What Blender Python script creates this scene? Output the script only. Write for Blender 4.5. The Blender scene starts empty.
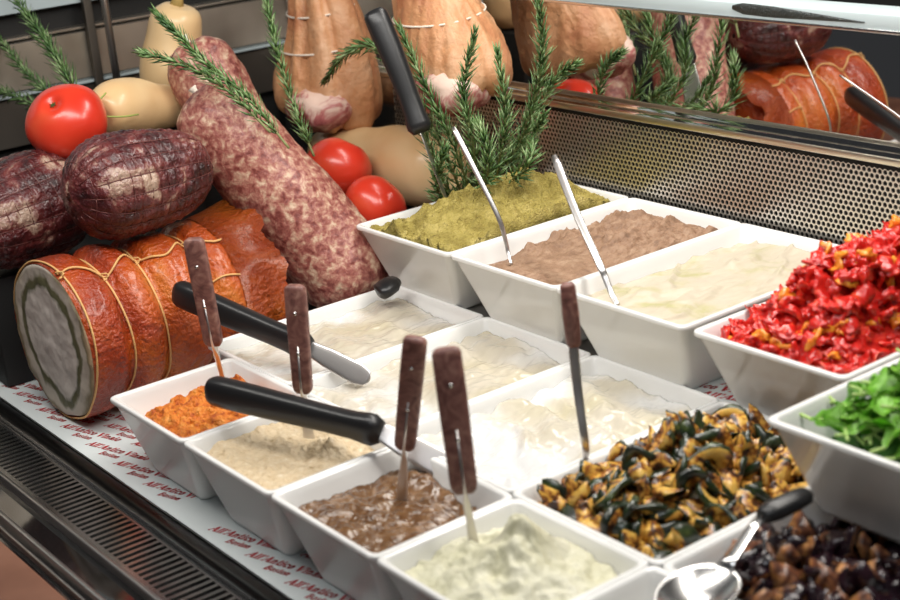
import bpy, bmesh, math, random
from mathutils import Vector as V, Matrix, noise as NZ
SC = bpy.context.scene
COL = SC.collection
random.seed(7)
# ---------------------------------------------------------------- camera
cam_d = bpy.data.cameras.new('camera'); cam = bpy.data.objects.new('camera', cam_d); COL.objects.link(cam)
F_ = V((-0.76795431, 0.54991095, -0.32839628)); R_ = V((0.60429642, 0.79200589, -0.08690516)); U_ = V((-0.21230169, 0.26518788, 0.94053356))
m = Matrix((R_, U_, -F_)).transposed().to_4x4(); m.translation = V((1.39673522, -0.85223356, 0.543784)); cam.matrix_world = m
cam_d.sensor_width = 36; cam_d.lens = 1512.84 / 900 * 36; cam_d.clip_start = .01
cam_d.dof.use_dof = True; cam_d.dof.focus_distance = 1.60; cam_d.dof.aperture_fstop = 6.5
SC.camera = cam
# ---------------------------------------------------------------- world, lights, exposure
w = bpy.data.worlds.new('world'); SC.world = w; w.use_nodes = True
w.node_tree.nodes['Background'].inputs[0].default_value = (.9, .93, 1, 1); w.node_tree.nodes['Background'].inputs[1].default_value = .035
def area(name, loc, target, sx, sy, power, col):
    d = bpy.data.lights.new(name, 'AREA'); d.shape = 'RECTANGLE'; d.size = sx; d.size_y = sy; d.energy = power; d.color = col
    o = bpy.data.objects.new(name, d); COL.objects.link(o); o.location = loc
    o.rotation_euler = (V(target) - V(loc)).to_track_quat('-Z', 'Y').to_euler(); return o
area('case_lamp', (.48, .20, .78), (.42, -.03, 0), 1.2, .14, 8.2, (1, .955, .885))
area('front_fill', (.30, -.38, .72), (-.05, .14, .02), 1.0, .16, 6.2, (1, .965, .91))  # added fill light, brightens the hams, squash and tomatoes
area('counter_fill', (1.1, -.75, 1.15), (.5, -.1, 0), .5, .3, 2.2, (.93, .96, 1))  # weak fill light added from the customer side
SC.view_settings.view_transform = 'Standard'; SC.view_settings.look = 'None'; SC.view_settings.exposure = 0.10; SC.view_settings.gamma = 1
SC.view_settings.use_curve_mapping = False
# ---------------------------------------------------------------- helpers
def tag(o, label=None, cat=None, group=None, kind=None):
    if label: o['label'] = label
    if cat: o['category'] = cat
    if group: o['group'] = group
    if kind: o['kind'] = kind
    return o
def obj(name, bm, mats, parent=None, smooth=True, loc=None):
    bmesh.ops.recalc_face_normals(bm, faces=bm.faces)
    if parent is not None and parent.location.length > 0: bmesh.ops.translate(bm, vec=-parent.matrix_basis.translation, verts=bm.verts)
    elif loc is not None: bmesh.ops.translate(bm, vec=-V(loc), verts=bm.verts)
    me = bpy.data.meshes.new(name); bm.to_mesh(me); bm.free()
    for mm in (mats if isinstance(mats, (list, tuple)) else [mats]): me.materials.append(mm)
    if smooth:
        for p in me.polygons: p.use_smooth = True
    o = bpy.data.objects.new(name, me); COL.objects.link(o)
    if parent is not None: o.parent = parent
    elif loc is not None: o.location = loc
    return o
def empty(name, loc, label, cat, group=None):
    o = bpy.data.objects.new(name, None); COL.objects.link(o); o.location = loc; o.empty_display_size = .02
    return tag(o, label, cat, group)
def box(bm, x0, x1, y0, y1, z0, z1, bev=0, mi=0):
    vs = [bm.verts.new((x, y, z)) for x in (x0, x1) for y in (y0, y1) for z in (z0, z1)]
    fs = [bm.faces.new([vs[i] for i in f]) for f in ((0, 1, 3, 2), (4, 6, 7, 5), (0, 4, 5, 1), (2, 3, 7, 6), (0, 2, 6, 4), (1, 5, 7, 3))]
    for f in fs: f.material_index = mi
    if bev: bmesh.ops.bevel(bm, geom=list({e for f in fs for e in f.edges}), offset=bev, segments=2, affect='EDGES', profile=.5)
def spow(a, p): return math.copysign(abs(a) ** p, a)
def loft(bm, pts, rads, side=(0, 0, 1), n=12, p=1.0, caps=True, mi=0, closed_ends=True):
    """rings of (w, t) half sizes along pts; side gives the w direction"""
    pts = [V(q) for q in pts]; side = V(side); rings = []
    for i, c in enumerate(pts):
        t = (pts[min(i + 1, len(pts) - 1)] - pts[max(i - 1, 0)]).normalized()
        s = (side - t * side.dot(t))
        if s.length < 1e-4: s = V((1, .3, .2)) - t * t.dot(V((1, .3, .2)))
        s.normalize(); u = t.cross(s)
        r = rads[i]; a, b = (r, r) if not isinstance(r, (tuple, list)) else r
        rings.append([bm.verts.new(c + s * a * spow(math.cos(k * 2 * math.pi / n), p) + u * b * spow(math.sin(k * 2 * math.pi / n), p)) for k in range(n)])
    for A, B in zip(rings, rings[1:]):
        for k in range(n):
            f = bm.faces.new((A[k], A[(k + 1) % n], B[(k + 1) % n], B[k])); f.material_index = mi
    if caps:
        for Rg in (rings[0], rings[-1]):
            f = bm.faces.new(Rg); f.material_index = mi
    return rings
def spline(P, n):
    """catmull-rom through P"""
    P = [V(q) for q in P]; Q = [P[0] * 2 - P[1]] + P + [P[-1] * 2 - P[-2]]; out = []
    for i in range(1, len(Q) - 2):
        for k in range(n):
            t = k / n; a, b, c, d = Q[i - 1], Q[i], Q[i + 1], Q[i + 2]
            out.append(.5 * ((2 * b) + (c - a) * t + (2 * a - 5 * b + 4 * c - d) * t * t + (3 * b - a - 3 * c + d) * t ** 3))
    return out + [P[-1]]
def fr(x, y, z, s=1., o=3): return NZ.fractal(V((x * s, y * s, z * s)), 1.0, 2.0, o)
def disp(bm, amp, scale, o=3, seed=0, tang=False):
    bm.normal_update()
    mv = [(v, v.normal.copy() * amp * NZ.fractal(v.co * scale + V((seed, seed * 1.7, 0)), 1., 2., o)) for v in bm.verts]
    for v, d in mv: v.co += d
def copy_tree(o, parent=None):
    c = o.copy(); COL.objects.link(c)
    if parent is not None: c.parent = parent
    for ch in o.children: copy_tree(ch, c)
    return c
# ---------------------------------------------------------------- materials
def mat(name, col, rough=.5, metal=0., spec=.5, bump=None, sss=0, sssr=(1, .3, .2), coat=0, noise=None, alpha=1, aniso=0):
    """bump=(scale, strength, distance); noise=(scale, [(pos, rgb)...], detail, distortion)"""
    m = bpy.data.materials.new(name); m.use_nodes = True; nt = m.node_tree; b = nt.nodes['Principled BSDF']; L = nt.links
    b.inputs['Base Color'].default_value = (*col, 1); b.inputs['Roughness'].default_value = rough; b.inputs['Metallic'].default_value = metal
    b.inputs['Specular IOR Level'].default_value = spec
    if sss: b.inputs['Subsurface Weight'].default_value = sss; b.inputs['Subsurface Radius'].default_value = sssr; b.inputs['Subsurface Scale'].default_value = .006
    if coat: b.inputs['Coat Weight'].default_value = coat; b.inputs['Coat Roughness'].default_value = .12
    tc = nt.nodes.new('ShaderNodeTexCoord')
    if noise:
        sc, stops, det, dist = noise
        n = nt.nodes.new('ShaderNodeTexNoise'); n.inputs['Scale'].default_value = sc; n.inputs['Detail'].default_value = det; n.inputs['Distortion'].default_value = dist; n.inputs['Roughness'].default_value = .6
        L.new(tc.outputs['Object'], n.inputs['Vector'])
        r = nt.nodes.new('ShaderNodeValToRGB'); L.new(n.outputs['Fac'], r.inputs[0])
        e = r.color_ramp.elements
        while len(e) < len(stops): e.new(.5)
        for k, (p, c) in enumerate(stops): e[k].position = p; e[k].color = (*c, 1)
        L.new(r.outputs[0], b.inputs['Base Color'])
    if bump:
        n2 = nt.nodes.new('ShaderNodeTexNoise'); n2.inputs['Scale'].default_value = bump[0]; n2.inputs['Detail'].default_value = 4
        L.new(tc.outputs['Object'], n2.inputs['Vector'])
        bp = nt.nodes.new('ShaderNodeBump'); bp.inputs['Strength'].default_value = bump[1]; bp.inputs['Distance'].default_value = bump[2]
        L.new(n2.outputs['Fac'], bp.inputs['Height']); L.new(bp.outputs[0], b.inputs['Normal'])
    return m
M = {}
M['melamine'] = mat('melamine', (.82, .82, .805), .13, spec=.55)
M['steel'] = mat('steel', (.62, .61, .60), .22, 1)
M['utensil'] = mat('utensil_steel', (.66, .63, .61), .33, 1)
M['brass'] = mat('brass_strip', (.72, .66, .55), .3, 1)
M['chrome'] = mat('chrome', (.82, .81, .80), .08, 1)
M['dark_steel'] = mat('dark_steel', (.10, .095, .09), .28, 1)
M['mirror'] = mat('mirror', (.80, .79, .78), .015, 1)
M['black'] = mat('black', (.008, .008, .008), .6)
M['black_gloss'] = mat('black_gloss', (.012, .010, .010), .06, spec=.8)
M['black_plastic'] = mat('black_plastic', (.014, .014, .015), .34, bump=(600, .06, .001))
M['wood_handle'] = mat('wood_handle', (.13, .05, .04), .42, noise=(60, [(.3, (.08, .03, .026)), (.5, (.20, .085, .07)), (.7, (.33, .18, .14))], 5, 2), bump=(300, .2, .0006))
M['rail'] = mat('rail', (.48, .56, .58), .6, spec=.3)
M['paper'] = mat('paper', (.72, .77, .77), .55)
M['red_ink'] = mat('red_ink', (.50, .004, .010), .5)
M['pink_ink'] = mat('pink_ink', (.55, .03, .03), .5)
M['string'] = mat('string', (.72, .42, .16), .6, bump=(900, .5, .0006))
M['white_string'] = mat('white_string', (.78, .70, .60), .7, bump=(900, .5, .0006))
# ---------------------------------------------------------------- setting
def struct(name, bm, mt, smooth=False): return tag(obj(name, bm, mt, smooth=smooth), kind='structure')
bm = bmesh.new(); box(bm, -.6, 1.5, -.3425, .33, -.11, -.0795); struct('floor_deck', bm, M['steel'])
bm = bmesh.new(); box(bm, .0, 1.5, .0555, .298, -.0795, -.0086, .001); struct('trim_1', bm, M['steel'])
bm = bmesh.new(); box(bm, -.59, -.001, .112, .30, -.0795, .017, .002); struct('trim_2', bm, M['dark_steel'])
bm = bmesh.new(); box(bm, -1.6, 2.2, .75, .78, -.4, 1.6); struct('wall_back', bm, M['black'])
bm = bmesh.new(); box(bm, -1.6, 2.2, -1.2, .75, -.45, -.40); struct('floor', bm, M['black'])
# --- left end wall, horizontal brushed bands
M['brushed'] = mat('brushed', (.5, .45, .38), .45, 1, noise=(5, [(.35, (.36, .31, .25)), (.65, (.72, .66, .57))], 3, 0))
M['brushed_dark'] = mat('brushed_dark', (.17, .15, .13), .5, 1)
bm = bmesh.new()
box(bm, -.64, -.62, -.55, .6, -.11, .60, mi=0)                    # dark core
box(bm, -.62, -.602, -.55, .6, .288, .60, .001, 1)
box(bm, -.62, -.602, -.55, .6, .185, .250, .001, 2)
box(bm, -.62, -.606, -.55, .6, .252, .257, .001, 2)
box(bm, -.62, -.597, -.55, .6, .178, .184, .001, 1)
box(bm, -.62, -.604, -.55, .6, .110, .176, .001, 3)
struct('wall_left', bm, [M['black'], M['rail'], M['brushed'], M['brushed_dark']])
bm = bmesh.new(); loft(bm, [(-.57, .022, .017), (-.57, .022, .60)], [.0055, .0055], n=12)
tag(obj('support_rod', bm, M['utensil']), 'thin upright steel rod in front of the banded steel end wall', 'rod')
bm = bmesh.new(); box(bm, -.6, -.590, .000, .012, -.05, .60, .001); struct('rod_shade_strip', bm, M['brushed_dark'])  # dark strip standing in for the shadow edge beside the rod
# --- mirror, rail
bm = bmesh.new(); box(bm, -.6, 1.5, .3255, .331, -.079, .284)
tag(obj('mirror_panel', bm, M['mirror'], smooth=False), 'long low mirror panel reflecting meats and rosemary at the back of the case', 'mirror')
rl = empty('top_rail', (.4, .31, .283), 'pale grey rail running along the top of the mirror', 'rail')
bm = bmesh.new(); box(bm, -.6, 1.5, .305, .345, .2815, .2985, .002); obj('rail_body', bm, M['rail'], rl)
bm = bmesh.new(); box(bm, -.6, 1.5, .3035, .3055, .2800, .2835, .0006); obj('rail_lip', bm, M['steel'], rl)
M['sparkle'] = mat('sparkle', (.02, .03, .03), .3, spec=.9, noise=(900, [(.5, (.01, .015, .015)), (.68, (.02, .03, .03)), (.74, (.5, .55, .55))], 2, 0), bump=(500, .8, .002))
bm = bmesh.new(); loft(bm, [(.322 + .165 * t, .3046, .2925 - .0035 * t) for t in [k / 12 for k in range(13)]], [(.0058 * min(1, (1 - k / 12) * 1.3 + .1) * (.4 if k == 0 else 1), .0012) for k in range(13)], n=10)
obj('rail_insert', bm, M['sparkle'], rl)['label'] = 'dark glittery recess in the rail face'
# --- perforated panel with real holes
pp = empty('perforated_panel', (.25, .30, .0), 'perforated steel vent panel behind the raised bowls', 'panel')
bm = bmesh.new(); P = .0062; r = .00245; row = P * math.sqrt(3) / 2; x0, x1, z0, z1 = -.30, .78, .004, .156
nz = int((z1 - z0) / row); nx = int((x1 - x0) / P)
for j in range(nz):
    for i in range(nx):
        cx = x0 + (i + .5 * (j % 2)) * P; cz = z0 + j * row; O = []; I = []; B = []
        for k in range(12):
            a = math.pi / 6 * k; rr = P / 2 / math.cos((a % (math.pi / 3)) - math.pi / 6) if 1 else 0
            # hexagon with flat sides towards +-x
            aa = ((a + math.pi / 6) % (math.pi / 3)) - math.pi / 6; rr = P / 2 / math.cos(aa)
            O.append(bm.verts.new((cx + rr * math.cos(a), .30, cz + rr * math.sin(a))))
            I.append(bm.verts.new((cx + r * math.cos(a), .30, cz + r * math.sin(a))))
            B.append(bm.verts.new((cx + r * math.cos(a), .3012, cz + r * math.sin(a))))
        for k in range(12):
            q = (k + 1) % 12; bm.faces.new((O[k], O[q], I[q], I[k])); bm.faces.new((I[k], I[q], B[q], B[k]))
obj('perforated_sheet', bm, mat('perforated_steel', (.80, .76, .71), .38, 1), pp, smooth=False)
bm = bmesh.new(); box(bm, -.6, 1.5, .3105, .324, .0, .155); obj('panel_back', bm, M['black'], pp, smooth=False)
bm = bmesh.new(); box(bm, -.6, 1.5, .2990, .3250, .1565, .1620, .0008); obj('panel_ledge', bm, M['mirror'], pp)
bm = bmesh.new(); box(bm, -.6, 1.5, .2985, .3015, .1570, .1640, .0006); obj('panel_top_edge', bm, M['brass'], pp)['label'] = 'thin brass coloured edging strip'
for xa_, xb_ in ((-.6, -.30), (.78, 1.5)):
    bm = bmesh.new(); box(bm, xa_, xb_, .2995, .3025, .0, .157); obj('panel_end', bm, M['steel'], pp, smooth=False)
# --- front kerb, grille, glass channel
bm = bmesh.new(); loft(bm, [(-.6, -.351, -.092), (1.5, -.351, -.092)], [(.0145, .0085), (.0145, .0085)], side=(0, 0, 1), n=24, p=.55); struct('trim_3', bm, M['dark_steel'], True)
bm = bmesh.new(); box(bm, -.6, 1.5, -.3605, -.3585, -.11, -.0835); struct('trim_4', bm, M['steel'])
gr = empty('air_grille', (.2, -.385, -.09), 'slotted steel air grille along the front edge of the case', 'grille')
bm = bmesh.new(); box(bm, -.6, 1.5, -.366, -.3612, -.092, -.088); box(bm, -.6, 1.5, -.4140, -.408, -.092, -.088)
x = -.6
while x < .75:
    box(bm, x, x + .0046, -.408, -.366, -.091, -.0882); x += .0100
obj('slotted_plate', bm, M['steel'], gr, smooth=False)
bm = bmesh.new(); box(bm, -.6, 1.5, -.413, -.361, -.13, -.104); obj('duct', bm, M['black'], gr, smooth=False)
bm = bmesh.new(); box(bm, -.6, 1.5, -.4195, -.4145, -.11, -.0845, .0015); struct('trim_5', bm, M['utensil'], True)
bm = bmesh.new(); box(bm, -.6, 1.5, -.4465, -.4195, -.11, -.094); struct('trim_7', bm, M['black_gloss'])
bm = bmesh.new(); box(bm, -.6, 1.5, -.4525, -.4468, -.11, -.0875, .0015); box(bm, -.6, 1.5, -.459, -.4560, -.11, -.0935, .001); struct('trim_8', bm, M['utensil'], True)
bm = bmesh.new(); box(bm, -.6, 1.5, -.4728, -.4525, -.12, -.100); struct('trim_9', bm, M['black_gloss'])
bm = bmesh.new(); box(bm, -.6, 1.5, -.75, -.473, -.13, -.084, .003); struct('trim_10', bm, mat('brown_ledge', (.20, .085, .05), .5, noise=(9, [(.3, (.15, .06, .035)), (.7, (.26, .12, .075))], 3, 0)))
# --- printed paper liner
GL = {  # strokes: (points, half width); cap height 1
 'A': ([([(0, 0), (.5, 1)], .045), ([(.48, 1), (.8, 0)], .10), ([(.2, .33), (.66, .33)], .04), ([(-.1, 0), (.2, 0)], .04), ([(.6, 0), (1., 0)], .04)], 1.0),
 'l': ([([(.15, 0), (.15, 1)], .085), ([(0, 0), (.32, 0)], .04), ([(0, 1), (.15, 1)], .04)], .36),
 "'": ([([(.1, .75), (.13, 1)], .07)], .25),
 'n': ([([(.12, 0), (.12, .66)], .08), ([(.12, .5), (.3, .66), (.45, .6), (.5, .45), (.5, 0)], .075), ([(0, 0), (.26, 0)], .04), ([(.4, 0), (.66, 0)], .04), ([(0, .65), (.12, .65)], .04)], .70),
 't': ([([(.18, .95), (.18, .12), (.28, .02), (.42, .06)], .075), ([(.02, .65), (.38, .65)], .045)], .44),
 'i': ([([(.15, 0), (.15, .66)], .08), ([(0, 0), (.3, 0)], .04), ([(0, .65), (.15, .65)], .04), ([(.15, .85), (.15, .98)], .075)], .36),
 'c': ([([(.52, .52), (.4, .65), (.22, .64), (.1, .5), (.08, .3), (.14, .1), (.3, .01), (.5, .1)], .07)], .58),
 'o': ([([(.3, .66), (.12, .56), (.08, .33), (.12, .1), (.3, 0), (.48, .1), (.52, .33), (.48, .56), (.3, .66)], .07)], .64),
 'V': ([([(.05, 1), (.42, 0)], .10), ([(.42, 0), (.8, 1)], .045), ([(-.1, 1), (.26, 1)], .04), ([(.62, 1), (.95, 1)], .04)], .88),
 'a': ([([(.1, .56), (.28, .66), (.45, .58), (.47, .4), (.47, .08), (.6, 0)], .075), ([(.45, .4), (.2, .36), (.08, .2), (.16, .02), (.32, .02), (.46, .14)], .06)], .64),
 'B': ([([(.15, 0), (.15, 1)], .09), ([(0, 1), (.45, 1), (.62, .86), (.58, .62), (.4, .54), (.15, .54)], .06), ([(.4, .54), (.66, .44), (.7, .2), (.52, 0), (0, 0)], .065)], .84),
 's': ([([(.42, .56), (.26, .66), (.1, .58), (.12, .42), (.36, .28), (.42, .12), (.28, 0), (.06, .08)], .06)], .52)}
def write(bm, text, ox, oy, ang, h, z, mi, xmax=9):
    ca, sa = math.cos(ang), math.sin(ang); pen = 0
    for ch in text:
        if ch == ' ': pen += .4; continue
        strokes, adv = GL[ch]
        for pts, hw in strokes:
            hw *= 1.55
            for (a, b), (c, d) in zip(pts, pts[1:]):
                dx, dy = c - a, d - b; l = math.hypot(dx, dy) or 1; nx_, ny_ = -dy / l * hw, dx / l * hw; ex, ey = dx / l * hw * .5, dy / l * hw * .5; vs = []
                if ox + (pen + max(a, c) + .4) * h * ca > xmax: continue
                for px, py in ((a - ex + nx_, b - ey + ny_), (c + ex + nx_, d + ey + ny_), (c + ex - nx_, d + ey - ny_), (a - ex - nx_, b - ey - ny_)):
                    X = (pen + px + .3 * py) * h; Y = py * h
                    vs.append(bm.verts.new((ox + X * ca - Y * sa, oy + X * sa + Y * ca, z)))
                bm.faces.new(vs).material_index = mi
        pen += adv + .08
def paper(xa, xb, z, label):
    bm = bmesh.new(); box(bm, xa, xb, -.3415, -.05, z - .0003, z); ang = math.radians(17)
    for j in range(-1, 9):
        for i in range(-12, 16):
            ox = -.069 + .0668 * i + .103 * j; oy = -.3305 + .0335 * j - .0005 * i
            if oy < -.338 and j < 0: pass
            if ox < xa + .002 or ox > xb - .004 or oy < -.336 or oy > -.09: continue
            write(bm, "All'Antico Vinaio", ox, oy + .002, ang, .0082, z + .0002, 1, xb)
            write(bm, 'Boston', ox + .032, oy + .0012, ang, .0064, z + .0002, 2, xb)
    tag(obj('paper_liner', bm, [M['paper'], M['red_ink'], M['pink_ink']], smooth=False), label, 'paper')
paper(-.38, .1975, -.0786, 'printed paper sheet with red lettering under the rolled roast')
paper(.1975, .90, -.0782, 'printed paper sheet with red lettering under the front row of bowls')
bm = bmesh.new(); box(bm, .38, .80, .0565, .20, -.0084, -.0081)
for i in range(8):
    for j in range(3): write(bm, "All'Antico Vinaio", .385 + .055 * i, .060 + .03 * j, math.radians(17), .0095, -.0079, 1, .80)
tag(obj('paper_liner', bm, [M['paper'], M['red_ink']], smooth=False), 'printed paper sheet with red lettering glimpsed between two raised bowls', 'paper')
# ---------------------------------------------------------------- bowls
def rrect(cx, cy, w, d, r, z, n=6):
    pts = []
    for sx, sy, a0 in ((1, 1, 0), (-1, 1, 90), (-1, -1, 180), (1, -1, 270)):
        for k in range(n + 1):
            a = math.radians(a0 + 90 * k / n); pts.append((cx + sx * (w / 2 - r) + r * math.cos(a), cy + sy * (d / 2 - r) + r * math.sin(a), z))
    return pts
def bowl(x, y, z, w, d, h, t, label, group, cat='bowl'):
    """x,y = front-left rim corner, z = rim height"""
    cx, cy = x + w / 2, y + d / 2; bm = bmesh.new()
    prof = [(-t - .004, -h, .006), (-t, -h + .0012, .009), (-t + .0016, -h + .005, .010), (-.0030, -.0062, .0075), (-.0002, -.0052, .0075), (.0004, -.004, .0075), (.0004, -.0012, .0075), (-.0005, -.0002, .0072), (-.0018, 0, .007), (-.0042, -.0004, .0065), (-.0054, -.0020, .006), (-.0072, -.0080, .007), (-t - .003, -h + .010, .010), (-t - .008, -h + .0055, .010)]
    rings = []
    for off, zz, r in prof: rings.append([bm.verts.new(p) for p in rrect(cx, cy, w + 2 * off, d + 2 * off, r, z + zz)])
    for A, B in zip(rings, rings[1:]):
        for k in range(len(A)): bm.faces.new((A[k], A[(k + 1) % len(A)], B[(k + 1) % len(A)], B[k]))
    bm.faces.new(rings[0]); bm.faces.new(rings[-1])
    return tag(obj('serving_bowl', bm, M['melamine'], loc=(cx, cy, z - h)), label, cat, group)
def food(name, x, y, zr, w, d, h, t, hf, mt, label, cat, n=90, kind=None, inset=.0062):
    """heap filling the bowl; hf(u,v) gives height relative to the rim"""
    cx, cy = x + w / 2, y + d / 2; bm = bmesh.new(); g = []
    for j in range(n + 1):
        rowv = []
        for i in range(n + 1):
            u, v = i / n, j / n; z = hf(u, v); ins = inset + (t - .002) * min(max(-z / h, 0), 1) + max(0, z) * .4
            if z > -.006: ins += .001
            a, b = w / 2 - ins, d / 2 - ins; px, py = (2 * u - 1) * a, (2 * v - 1) * b; r = .012
            qx, qy = abs(px) - (a - r), abs(py) - (b - r)
            if qx > 0 and qy > 0:
                l = math.hypot(qx, qy)
                mx = max(qx, qy)
                px = math.copysign(a - r + qx / l * mx, px); py = math.copysign(b - r + qy / l * mx, py)
            rowv.append(bm.verts.new((cx + px, cy + py, zr + z)))
        g.append(rowv)
    for j in range(n):
        for i in range(n): bm.faces.new((g[j][i], g[j][i + 1], g[j + 1][i + 1], g[j + 1][i]))
    rim = [g[0][i] for i in range(n)] + [g[j][n] for j in range(n)] + [g[n][n - i] for i in range(n)] + [g[n - j][0] for j in range(n)]
    low = []
    for vtx in rim:
        zz = max(-h + .0065, vtx.co.z - zr - .02); k = (t * min(1, (-zz) / h) + inset + .0015); dx, dy = vtx.co.x - cx, vtx.co.y - cy
        a, b = w / 2 - k, d / 2 - k; low.append(bm.verts.new((cx + max(-a, min(a, dx)) * .99, cy + max(-b, min(b, dy)) * .99, zr + zz)))
    for k in range(len(rim)): bm.faces.new((rim[k], rim[(k + 1) % len(rim)], low[(k + 1) % len(rim)], low[k]))
    bm.faces.new(low)
    return tag(obj(name, bm, mt, loc=(cx, cy, zr - .02)), label, cat, None, kind)
zb, W, dB, hB, tB = .0707, .165, .2636, .0787, .0268
yB = .0268; GB = 'raised back row of white bowls'
BX = [0, .1757, .3416, .522, .692]
bowl(BX[0] - .003, yB, zb, W + .010, dB, hB, tB, 'white tapered bowl of green olive paste beside the tomatoes', GB)
bowl(BX[1] - .0015, yB, zb, W + .0035, dB, hB, tB, 'white tapered bowl of coarse brown pate', GB)
bowl(BX[2] - .0005, yB, zb, W + .006, dB, hB, tB, 'white tapered bowl of smooth pale hummus-like dip in the raised row', GB)
bowl(BX[3], yB, zb, W, dB, hB, tB, 'white tapered bowl heaped with chopped red peppers', GB)
bowl(BX[4], yB - .0974, zb, W, dB, hB, tB, 'white tapered bowl of bright green leaves at the right edge', GB)
MX0, MP, MW, MD, MY = .0276, .1682, .1672, .2455, -.1925; hM, tM = .0785, .024; GM = 'long white trays in the middle row'
for i, lb in enumerate(['long white tray of cream spread beside the big salami, first of the middle row', 'long white tray of cream spread holding the black handled knife blade', 'long white tray of thick white cream behind the upright fork', 'long white tray heaped with grilled zucchini', 'long white tray of dark grilled eggplant in the lower right corner']):
    bowl(MX0 + i * MP, MY, 0, MW, MD, hM, tM, lb, GM)
FX0, FP, FW, FY, FD = .084, .1527, .1517, -.331, .1375; GF = 'square white bowls in the front row'
for i, lb in enumerate(['square white bowl of orange spread in the front row', 'square white bowl of beige spread under the black knife handle', 'square white bowl of brown chunky spread in the front row', 'square white bowl of pale green mash at the bottom edge', 'square white bowl under the chrome spoon at the bottom edge']):
    bowl(FX0 + i * FP, FY, 0, FW, FD, hM, tM, lb, GF)
# ---------------------------------------------------------------- spreads
def sm(a, b, x): x = min(1, max(0, (x - a) / (b - a))); return x * x * (3 - 2 * x)
def ridge(x, y, s, seed=0): return 1 - abs(NZ.noise(V((x * s + seed, y * s, seed)))) * 2
M['pesto'] = mat('olive_paste', (.42, .33, .07), .55, noise=(55, [(.3, (.24, .18, .03)), (.5, (.43, .34, .08)), (.72, (.62, .50, .16))], 8, .3), bump=(420, 1.0, .005))
def h_pesto(u, v):
    m = sm(.0, .35, u) * (.5 + .5 * sm(1.02, .55, u)) * sm(1.02, .8, v) * (.45 + .55 * sm(0, .35, v))
    l = ridge(u, v, 2.6, 3.1) * .011 + fr(u, v, 1, 5) * .010 + fr(u, v, 4, 16, 4) * .0032 + .003 * ridge(u, v, 9, 2)
    dig = -.012 * math.exp(-((u - .30) ** 2 / .008 + (v - .20) ** 2 / .02))
    return -.020 + .038 * m + l + dig + .0060 * max(0, fr(u, v, 6, 20, 4)) + .003 * abs(fr(u, v, 8, 11, 3))
food('olive_paste', BX[0] - .003, yB, zb, W + .010, dB, hB, tB, h_pesto, M['pesto'], 'mound of coarse green olive paste in its white bowl', 'spread', 130)
M['pate'] = mat('brown_pate', (.36, .19, .11), .6, noise=(70, [(.3, (.19, .105, .06)), (.5, (.30, .175, .105)), (.72, (.40, .26, .17))], 6, .3), bump=(380, .7, .002))
def h_pate(u, v):
    e = max(0, ridge(u, v, 3.2, 7.7)) ** 3
    bk = sm(.35, .6, v) * sm(1.03, .86, v)
    return -.020 + .007 * sm(0, .3, u) + .016 * bk * (.4 + .6 * e) + .002 * fr(u, v, 2, 8) + .0022 * fr(u, v, 3, 26, 4) * (.35 + 1.6 * bk) + .009 * math.exp(-((u - .15) ** 2 + (v - .33) ** 2) / .012) * (1 + fr(u, v, 1, 12)) + .006 * sm(.25, .0, v) * abs(fr(u, v, 2, 14))
food('brown_pate', BX[1] - .0015, yB, zb, W + .0035, dB, hB, tB, h_pate, M['pate'], 'coarse brown pate filling its white bowl', 'spread', 130)
M['hummus'] = mat('pale_dip', (.72, .62, .46), .5, noise=(14, [(.35, (.55, .48, .38)), (.52, (.53, .47, .36)), (.66, (.42, .39, .20))], 3, 1.2), bump=(160, .25, .0015))
def h_hum(u, v):
    s = math.sin((u * 6 + v * 3 + 2.5 * fr(u, v, 0, 2.2)) * 2.3)
    return -.017 + .006 * sm(.3, .8, v) * sm(0, .4, u) + .0035 * max(0, s) ** 4 + .003 * fr(u, v, 9, 4) + .0008 * fr(u, v, 3, 20) + .006 * math.exp(-((u - .28) ** 2 + (v - .25) ** 2) / .01)
food('pale_dip', BX[2] - .0005, yB, zb, W + .006, dB, hB, tB, h_hum, M['hummus'], 'smooth pale bean dip with soft swirls in the raised row', 'spread', 110)
# creams
M['cream'] = mat('cream_spread', (.85, .82, .74), .22, noise=(5.5, [(.38, (.53, .47, .34)), (.50, (.60, .55, .46)), (.58, (.72, .71, .69)), (.70, (.55, .48, .38))], 2, .6), bump=(70, .35, .002), spec=.5, coat=.2)
M['cream_white'] = mat('whipped_cream_spread', (.87, .87, .86), .2, noise=(4.5, [(.34, (.52, .47, .32)), (.46, (.62, .57, .47)), (.53, (.73, .73, .72)), (.85, (.74, .74, .74))], 2, .5), bump=(60, .3, .002), coat=.2)
def h_cream(seed, white):
    def f(u, v):
        s = NZ.noise(V((u * 2.2 + seed, v * 7 + seed, 0)))
        st = abs(math.sin(v * 19 + 3 * fr(u, v, seed, 2) + u * 4)) ** 2
        return -.0145 + .0060 * s + .0034 * st * white + .0025 * fr(u, v, seed, 7) + .0009 * fr(u, v, seed + 3, 24) + .005 * math.exp(-((u - .6) ** 2 + (v - .45) ** 2) / .03) * white
    return f
food('cream_spread', MX0, MY, 0, MW, MD, hM, tM, h_cream(2.2, .5), M['cream'], 'smooth cream spread in the tray beside the big salami', 'spread', 110)
food('cream_spread', MX0 + MP, MY, 0, MW, MD, hM, tM, h_cream(5.7, 1.0), M['cream'], 'glossy cream spread in the tray with the knife blade', 'spread', 110)
food('cream_spread', MX0 + 2 * MP, MY, 0, MW, MD, hM, tM, h_cream(9.1, 1.5), M['cream_white'], 'thick white whipped cream spread in the tray next to the zucchini', 'spread', 110)
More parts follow.
